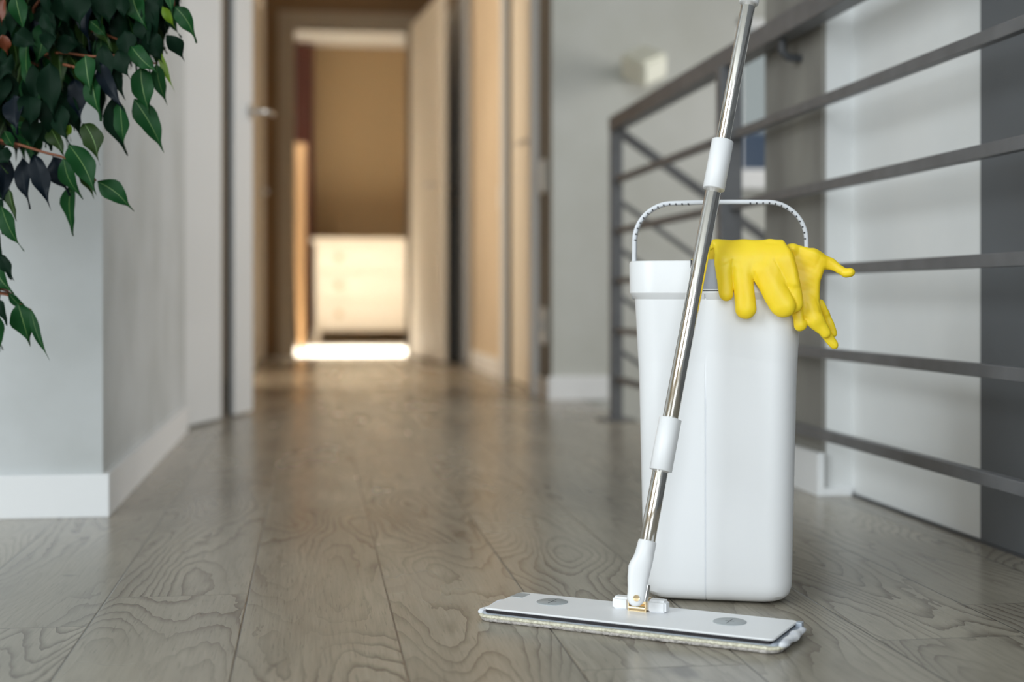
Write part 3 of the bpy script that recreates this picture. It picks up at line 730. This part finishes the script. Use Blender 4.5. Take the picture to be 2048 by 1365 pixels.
def glove_front(p):
    p = p.copy(); p[..., 2] += .19 * p[..., 0]      # follows the turned front of the bucket
    k1 = 2.5 * px_
    def cap(x0, y0, d0, x1, y1, d1, r0, r1, fl=.5): return sd_caps(p, G(x0, y0, d0), G(x1, y1, d1), r0 * px_, r1 * px_, fl)
    poly = [tuple(G(x, y)[:2]) for x, y in ((1427, 478), (1470, 480), (1521, 480), (1545, 485), (1565, 480), (1578, 500), (1588, 540), (1592, 572), (1580, 578), (1556, 566), (1514, 556), (1480, 548), (1466, 540), (1452, 555), (1436, 556), (1431, 520))]
    w = -.005 + .016 * (np.clip(-p[..., 1] - .02, 0, .03) / .03) ** 2
    d = sd_slab(p, poly, 9 * px_, w)
    fg = cap(1449, 525, -.0055, 1454, 589, -.008, 17.5, 14, .6)
    f2 = cap(1483, 540, -.005, 1493, 618, -.008, 20.5, 20.5, .6)
    f3 = cap(1528, 545, -.006, 1563, 611, -.009, 26, 25, .5)
    f4 = cap(1566, 520, -.002, 1586, 607, -.003, 21, 17.5, .6)
    d = smin(d, np.minimum(np.minimum(fg, f2), np.minimum(f3, f4)), 5 * px_)
    # the part that passes over the rim and back down into the bucket
    ps = [tuple(G(x, y)[:2]) for x, y in ((1427, 479), (1566, 480), (1560, 560), (1432, 560))]
    d = smin(d, sd_slab(p, ps, 6 * px_, .034), 4 * px_)
    pb = p[..., [0, 2, 1]]
    top = [(G(x, 480)[0], z_) for x, z_ in ((1427, .0), (1566, .0), (1566, .038), (1427, .038))]
    d = smin(d, sd_slab(pb, top, 7 * px_, G(0, 487)[1] + .0010 * np.sin(p[..., 0] * 210) ), 5 * px_)
    # cuff opening toward the left, partly hidden by the pole
    dc = cap(1434, 486, .006, 1394, 517, .010, 7, 4, 1)
    dc = np.minimum(dc, cap(1388, 520, .008, 1436, 522, .010, 3.4, 3.4, 1))
    pt = [tuple(G(x, y, .03)[:2]) for x, y in ((1436, 484), (1386, 522), (1436, 526))]
    dc = np.minimum(dc, sd_slab(p, pt, 3 * px_, .030)); dc = np.minimum(dc, cap(1394, 517, .010, 1397, 519, .03, 4, 4, 1))
    d = smin(d, dc, 3 * px_)
    # creases between the fingers and across their roots
    for (x0, y0, x1, y1, r0, r1) in ((1466, 521, 1467, 560, .8, 1.8), (1509, 545, 1518, 575, .8, 2.4), (1549, 520, 1571, 562, 1.2, 1.6)):
        c_ = sd_caps(p, G(x0, y0, -.011), G(x1, y1, -.014), r0 * px_, r1 * px_, 2.6)
        d = -smin(-d, c_, 3.0 * px_)
    for (x0, y0, x1, y1) in ((1437, 537, 1458, 527), (1560, 500, 1585, 540)):
        c_ = sd_caps(p, G(x0, y0, -.0125), G(x1, y1, -.0125), 1.2 * px_, 1.2 * px_); d = -smin(-d, c_, 3.5 * px_)
    return d + .0006 * noise3(p, 110, 3) + .00025 * noise3(p, 320, 9)
def glove_back(p):
    p = p.copy(); p[..., 2] += .06 * (p[..., 0] - .05)
    k1 = 4 * px_; q = .0035
    def cap(x0, y0, d0, x1, y1, d1, r0, r1, fl=.6): return sd_caps(p, G(x0, y0, d0), G(x1, y1, d1), r0 * px_, r1 * px_, fl)
    poly = [tuple(G(x, y, q)[:2]) for x, y in ((1566, 500), (1574, 490), (1592, 488), (1612, 494), (1634, 502), (1654, 517), (1654, 534), (1648, 541), (1644, 552), (1640, 562), (1639, 580), (1638, 598), (1624, 614), (1590, 612), (1578, 570), (1566, 540))]
    d = sd_slab(p, poly, 9 * px_, q + .002 * np.sin(p[..., 0] * 120 + 2) * np.clip((.02 - p[..., 1]) / .04, 0, 1))
    d = smin(d, cap(1625, 510, q, 1656, 527, q, 14, 11.5), k1); d = smin(d, cap(1656, 527, q, 1690, 546, q - .004, 11.5, 8), k1); d = smin(d, cap(1690, 547, q - .004, 1699, 545, q - .006, 8.5, 9, 1), 2 * px_)
    d = smin(d, cap(1594, 600, q - .003, 1600.5, 650, q - .006, 13, 12.5), 3 * px_)
    d = smin(d, cap(1616, 600, q, 1630, 640, q - .003, 20, 17), k1); d = smin(d, cap(1630, 640, q - .003, 1650, 666, q - .003, 17, 12), k1)
    d = smin(d, cap(1640, 605, q + .004, 1651, 628, q + .006, 6, 7), 2 * px_); d = smin(d, cap(1650, 626, q + .008, 1666, 667, q + .008, 8, 7.5), 2 * px_)
    d = smin(d, cap(1648, 666, q + .003, 1667, 690, q + .003, 11, 9), 2 * px_)
    for (x0, y0, x1, y1, r0, r1) in ((1602, 596, 1610, 640, 1, 2.5), (1633, 600, 1643, 624, 1.5, 3.0)):
        c_ = sd_caps(p, G(x0, y0, q - .008), G(x1, y1, q - .010), r0 * px_, r1 * px_, 3); d = -smin(-d, c_, 2 * px_)
    for (x0, y0, x1, y1, r_) in ((1583, 505, 1600, 560, 1.6), (1640, 516, 1622, 560, 1.6), (1612, 520, 1625, 590, 1.0), (1622, 664, 1652, 678, 1.0)):
        c_ = sd_caps(p, G(x0, y0, q - .0085), G(x1, y1, q - .0085), r_ * px_, .8 * px_); d = -smin(-d, c_, 4 * px_)
    # over the rim, back into the bucket
    d = smin(d, cap(1585, 499, q, 1556, 505, q + .045, 10, 9, 1), 8 * px_); d = smin(d, cap(1556, 505, q + .045, 1552, 580, q + .05, 10, 9, 1), 5 * px_)
    return d + .0007 * noise3(p, 120, 5) + .0004 * noise3(p, 300, 8)
build_glove('rubber_glove', 'yellow rubber glove with four fingers hanging over the bucket front beside the pole', G(1378, 468, -.03) - [0, 0, .0], G(1612, 650, .06), 0.00105, glove_front)
build_glove('rubber_glove', 'yellow rubber glove with thumb pointing right at the bucket corner', G(1515, 470, -.025), G(1722, 712, .075), 0.00105, glove_back)

# ------------------------------------------------------------------ weeping fig
POTX, POTY = -1.62, 1.75
t = thing('weeping_fig', 'weeping fig with drooping dark green leaves in front of the left wall', 'plant', (POTX, POTY, 0))
def lc(v): return Vector(v) - Vector((POTX, POTY, 0))
bm = bmesh.new()
prof = [(0.001, 0), (.13, 0), (.135, .01), (.175, .30), (.182, .305), (.182, .32), (.17, .32), (.165, .29)]
ringsp = [[(r * math.cos(a), r * math.sin(a), z) for a in [2 * math.pi * k / 40 for k in range(40)]] for r, z in prof]
loft(bm, ringsp); auto(finish('pot', bm, 'pot', t))
bm = bmesh.new(); tube(bm, [(0, 0, .27), (0, 0, .295)], .166, 32); finish('soil', bm, 'soil', t)
bm = bmesh.new(); tube(bm, [(0, 0, .28), (.02, 0.01, .5), (.0, .03, .75), (.05, .02, 1.0), (.10, .0, 1.25), (.16, .02, 1.5)], [.024, .021, .018, .016, .012, .008], 12); auto(finish('trunk', bm, 'bark', t))
br = [
 ([(116, 78, 1.95), (150, 68, 1.9), (180, 62, 1.88), (214, 70, 1.86), (245, 85, 1.85), (290, 115, 1.84)], .0022),
 ([(66, 128, 1.92), (87, 110, 1.9), (127, 106, 1.86), (185, 113, 1.84), (237, 111, 1.84), (270, 122, 1.84), (312, 127, 1.84)], .0021),
 ([(127, 129, 1.84), (155, 136, 1.83), (180, 146, 1.83)], .0019),
 ([(-40, 275, 1.86), (0, 281, 1.84), (40, 290, 1.83), (92, 306, 1.82), (127, 315, 1.82), (165, 335, 1.82), (192, 362, 1.82)], .0022),
 ([(-60, 560, 1.88), (-10, 585, 1.86), (18, 592, 1.84), (45, 612, 1.84), (62, 620, 1.84)], .0017),
 ([(-40, 20, 1.9), (80, 0, 1.88), (200, -30, 1.87), (330, -10, 1.86), (348, 12, 1.86)], .0024),
 ([(-40, -60, 1.95), (90, -70, 1.9), (240, -60, 1.9), (330, -40, 1.9)], .0024)]
starts = {0: (.05, .02, 1.0), 1: (.05, .02, .98), 3: (0, .03, .75), 4: (0, .02, .6), 5: (.08, .01, 1.1), 6: (.10, 0, 1.2)}
for i, (pts, r) in enumerate(br):
    q = [lc(P(*p)) for p in pts]
    if i in starts:
        s0 = Vector(starts[i]); m_ = (s0 + q[0]) / 2 + Vector((0, 0, .06)); q = [s0, m_] + q; rs = [r * 2.4, r * 1.8] + [r * (1 - .5 * k / len(pts)) for k in range(len(pts))]
    else: rs = [r] * len(q)
    # smooth by Catmull-Rom
    P_ = []; RR = []
    for k in range(len(q) - 1):
        p0, p1, p2, p3 = q[max(k - 1, 0)], q[k], q[k + 1], q[min(k + 2, len(q) - 1)]
        for s in range(4):
            u = s / 4; P_.append(.5 * ((2 * p1) + (p2 - p0) * u + (2 * p0 - 5 * p1 + 4 * p2 - p3) * u * u + (3 * p1 - p0 - 3 * p2 + p3) * u ** 3)); RR.append(rs[k] + (rs[k + 1] - rs[k]) * u)
    P_.append(q[-1]); RR.append(rs[-1])
    bm = bmesh.new(); tube(bm, P_, RR, 8); finish('branch', bm, 'twig', t, smooth=True)
LM = ['leaf_dark', 'leaf_green', 'leaf_blue', 'leaf_olive', 'leaf_lime', 'leaf_rust', 'midrib']
fol = bmesh.new()
rl = random.Random(11)
def leaf(base, tip, width, mi, roll=0.0, bend=0.04, fold=0.22, wave=0.28, side=0.0):
    """a pointed fig leaf from base to tip: two blade halves folded along a pale midrib, long drip tip"""
    base = Vector(base); tip = Vector(tip); ax_ = tip - base; L_ = ax_.length; t_ = ax_.normalized()
    back = Vector((SN, CS, 0)); nrm = -(back - t_ * back.dot(t_)).normalized()
    nrm = Matrix.Rotation(roll, 3, t_) @ nrm; s_ = t_.cross(nrm).normalized()
    prof = [(0, .02), (.04, .22), (.09, .50), (.16, .78), (.26, .96), (.37, 1.0), (.48, .93), (.57, .78), (.65, .58), (.72, .38), (.78, .22), (.83, .13), (.88, .085), (.94, .055), (1.0, .012)]
    rows = []; ph = rl.uniform(0, 6)
    for u, w_ in prof:
        c_ = base + t_ * (L_ * u) + nrm * (bend * L_ * math.sin(math.pi * u)) + s_ * side * L_ * math.sin(math.pi * u) + s_ * side * 1.2 * L_ * max(0, u - .8)
        w_ *= 1 + .07 * math.sin(u * 15 + ph * 2) * (u < .75)
        row = []
        for v_ in (-1, -.55, -.03, .03, .55, 1):
            wv = wave * width * .5 * math.sin(u * 9 + ph + (1.5 if v_ > 0 else 0)) * abs(v_) ** 2
            row.append(fol.verts.new(c_ + s_ * (v_ * w_ * width / 2) + nrm * (abs(v_) * w_ * fold * width / 2 + wv)))
        rows.append(row)
    for r0, r1 in zip(rows, rows[1:]):
        for k in range(5):
            f = fol.faces.new((r0[k], r0[k + 1], r1[k + 1], r1[k])); f.material_index = 6 if (k == 2 and mi in (1, 3) ) else mi; f.smooth = True
def L(x0, y0, x1, y1, w, mi, D=1.83, tilt=None, **k):
    tl = rl.uniform(-.02, .02) if tilt is None else tilt
    leaf(lc(P(x0, y0, D)), lc(P(x1, y1, D + tl)), w * D / F * 1.0, mi, roll=k.pop('roll', rl.uniform(-.35, .35)), **k)
DK, GR, BL_, OL, LI, RU = 0, 1, 2, 3, 4, 5
near = [(348, 12, 391, 88, 36, GR, -.12), (281, 133, 302, 232, 46, GR, .05), (268, 198, 328, 307, 46, GR, -.03), (240, 203, 250, 300, 33, GR, 0), (224, 195, 259, 311, 36, DK, .1), (169, 248, 197, 330, 44, OL, -.08),
 (137, 289, 192, 393, 50, GR, -.05), (127, 315, 169, 398, 34, GR, .1), (195, 363, 267, 425, 42, GR, -.08), (142, 369, 149, 472, 34, GR, .05), (68, 310, 102, 422, 38, BL_, 0), (44, 314, 59, 419, 36, BL_, 0), (14, 311, 4, 410, 34, BL_, 0),
 (105, 312, 138, 392, 44, BL_, 0), (2, 410, 48, 503, 34, GR, .04), (18, 380, 34, 443, 20, OL, 0), (-2, 510, 29, 563, 24, DK, 0), (-14, 530, 28, 588, 36, GR, .05), (36, 608, 61, 693, 48, GR, 0), (62, 618, 101, 722, 17, GR, .05),
 (16, 586, 64, 626, 18, GR, .06), (-2, 600, 15, 652, 24, DK, 0), (-4, 628, 1, 705, 22, GR, 0), (149, 158, 163, 250, 38, BL_, 0), (100, 125, 111, 245, 48, DK, .04), (182, 150, 202, 243, 40, GR, 0), (97, 190, 108, 292, 44, DK, 0), (66, 127, 71, 222, 30, DK, 0),
 (312, 127, 336, 211, 28, GR, .05), (317, 98, 351, 185, 14, LI, .03), (333, 71, 368, 124, 32, DK, -.08), (325, 12, 350, 57, 18, LI, .0), (30, -12, 50, 67, 36, GR, .02), (27, 15, 22, 80, 26, DK, 0), (216, 113, 252, 200, 36, DK, .04), (198, 125, 252, 225, 32, BL_, .05),
 (262, 92, 322, 150, 36, GR, .05), (84, 240, 104, 302, 46, DK, 0), (58, 190, 60, 262, 46, DK, 0), (22, 250, 92, 282, 30, GR, -.05), (8, 262, 30, 300, 24, GR, 0), (140, 250, 135, 275, 18, LI, 0), (180, 42, 215, 76, 26, GR, -.05), (320, -30, 312, 50, 40, DK, .02),
 (300, -10, 314, 96, 40, DK, 0), (262, -20, 296, 60, 44, GR, .05), (240, -30, 252, 42, 40, DK, 0), (282, 36, 300, 96, 40, DK, 0), (120, -10, 138, 56, 50, DK, 0), (156, -20, 160, 60, 50, DK, 0), (205, -30, 222, 56, 52, DK, 0), (335, -40, 345, 34, 26, GR, 0),
 (84, 26, 112, 78, 26, DK, .0), (4, 70, 16, 110, 28, RU, 0), (8, -4, 4, 52, 18, RU, 0), (250, 60, 262, 130, 40, DK, 0), (30, 66, 74, 96, 44, DK, -.05), (110, 95, 168, 92, 40, DK, -.1), (95, 60, 98, 108, 34, DK, 0),
 (0, 130, 26, 150, 60, DK, 0), (165, 330, 188, 398, 30, OL, .0), (-6, 395, 6, 470, 30, DK, 0), (60, 232, 66, 300, 40, DK, 0), (120, 210, 140, 290, 40, DK, .05), (28, 190, 34, 270, 44, BL_, 0), (140, 190, 150, 262, 40, DK, 0), (205, 92, 228, 180, 40, DK, .04), (236, 100, 262, 160, 38, DK, .04), (170, 110, 182, 190, 44, GR, 0), (295, 60, 330, 130, 40, DK, .03), (100, 255, 128, 312, 36, OL, -.05), (0, 300, 20, 330, 40, DK, 0), (-8, 455, 2, 540, 26, DK, 0)]
for (x0, y0, x1, y1, w_, mi, sd) in near:
    L(x0, y0, x1, y1, w_, mi, D=1.82 + rl.uniform(-.015, .015), side=sd)
def fill(n, xr, yr, D0_, D1_, dens=None):
    for _ in range(n):
        x = rl.uniform(*xr); y = rl.uniform(*yr)
        if dens and not dens(x, y): continue
        ln_ = rl.uniform(85, 125); an = rl.gauss(0.12, .28)
        L(x, y, x + ln_ * math.sin(an), y + ln_ * math.cos(an), rl.uniform(30, 44), rl.choice([DK, DK, BL_, DK, GR, OL]), D=rl.uniform(D0_, D1_), side=rl.uniform(-.08, .08), tilt=rl.uniform(-.03, .03), roll=rl.uniform(-.9, .9))
fill(150, (-60, 325), (-140, -20), 1.84, 2.02)
fill(95, (-60, 240), (-30, 75), 1.85, 2.05)
fill(46, (210, 312), (-30, 40), 1.85, 2.0)
fill(90, (-60, 175), (30, 150), 1.85, 2.02)
fill(40, (-60, 130), (110, 190), 1.85, 1.98)
fill(20, (-80, 60), (190, 240), 1.85, 1.95)
fill(20, (-80, -4), (240, 330), 1.84, 1.95)
fill(16, (-90, -22), (330, 620), 1.84, 1.95)
fill(60, (-400, -60), (-300, 300), 1.75, 2.1)
finish('foliage', fol, LM, t, recalc=False)

# what lies outside the stair window: a neighbouring roof
t = thing('neighbour_house', 'blue grey roofed house seen through the small stair window', 'house', (6, 16, -3))
boxes('wall', [(-6, 4, 0, 5, 0, 3.2)], 'light_wall', t)
bm = bmesh.new(); loft(bm, [[(-6.3, -.3, 3.2), (-6.3, 5.3, 3.2), (-6.3, 2.5, 5.6)], [(4.3, -.3, 3.2), (4.3, 5.3, 3.2), (4.3, 2.5, 5.6)]]); finish('roof', bm, 'roof', t)
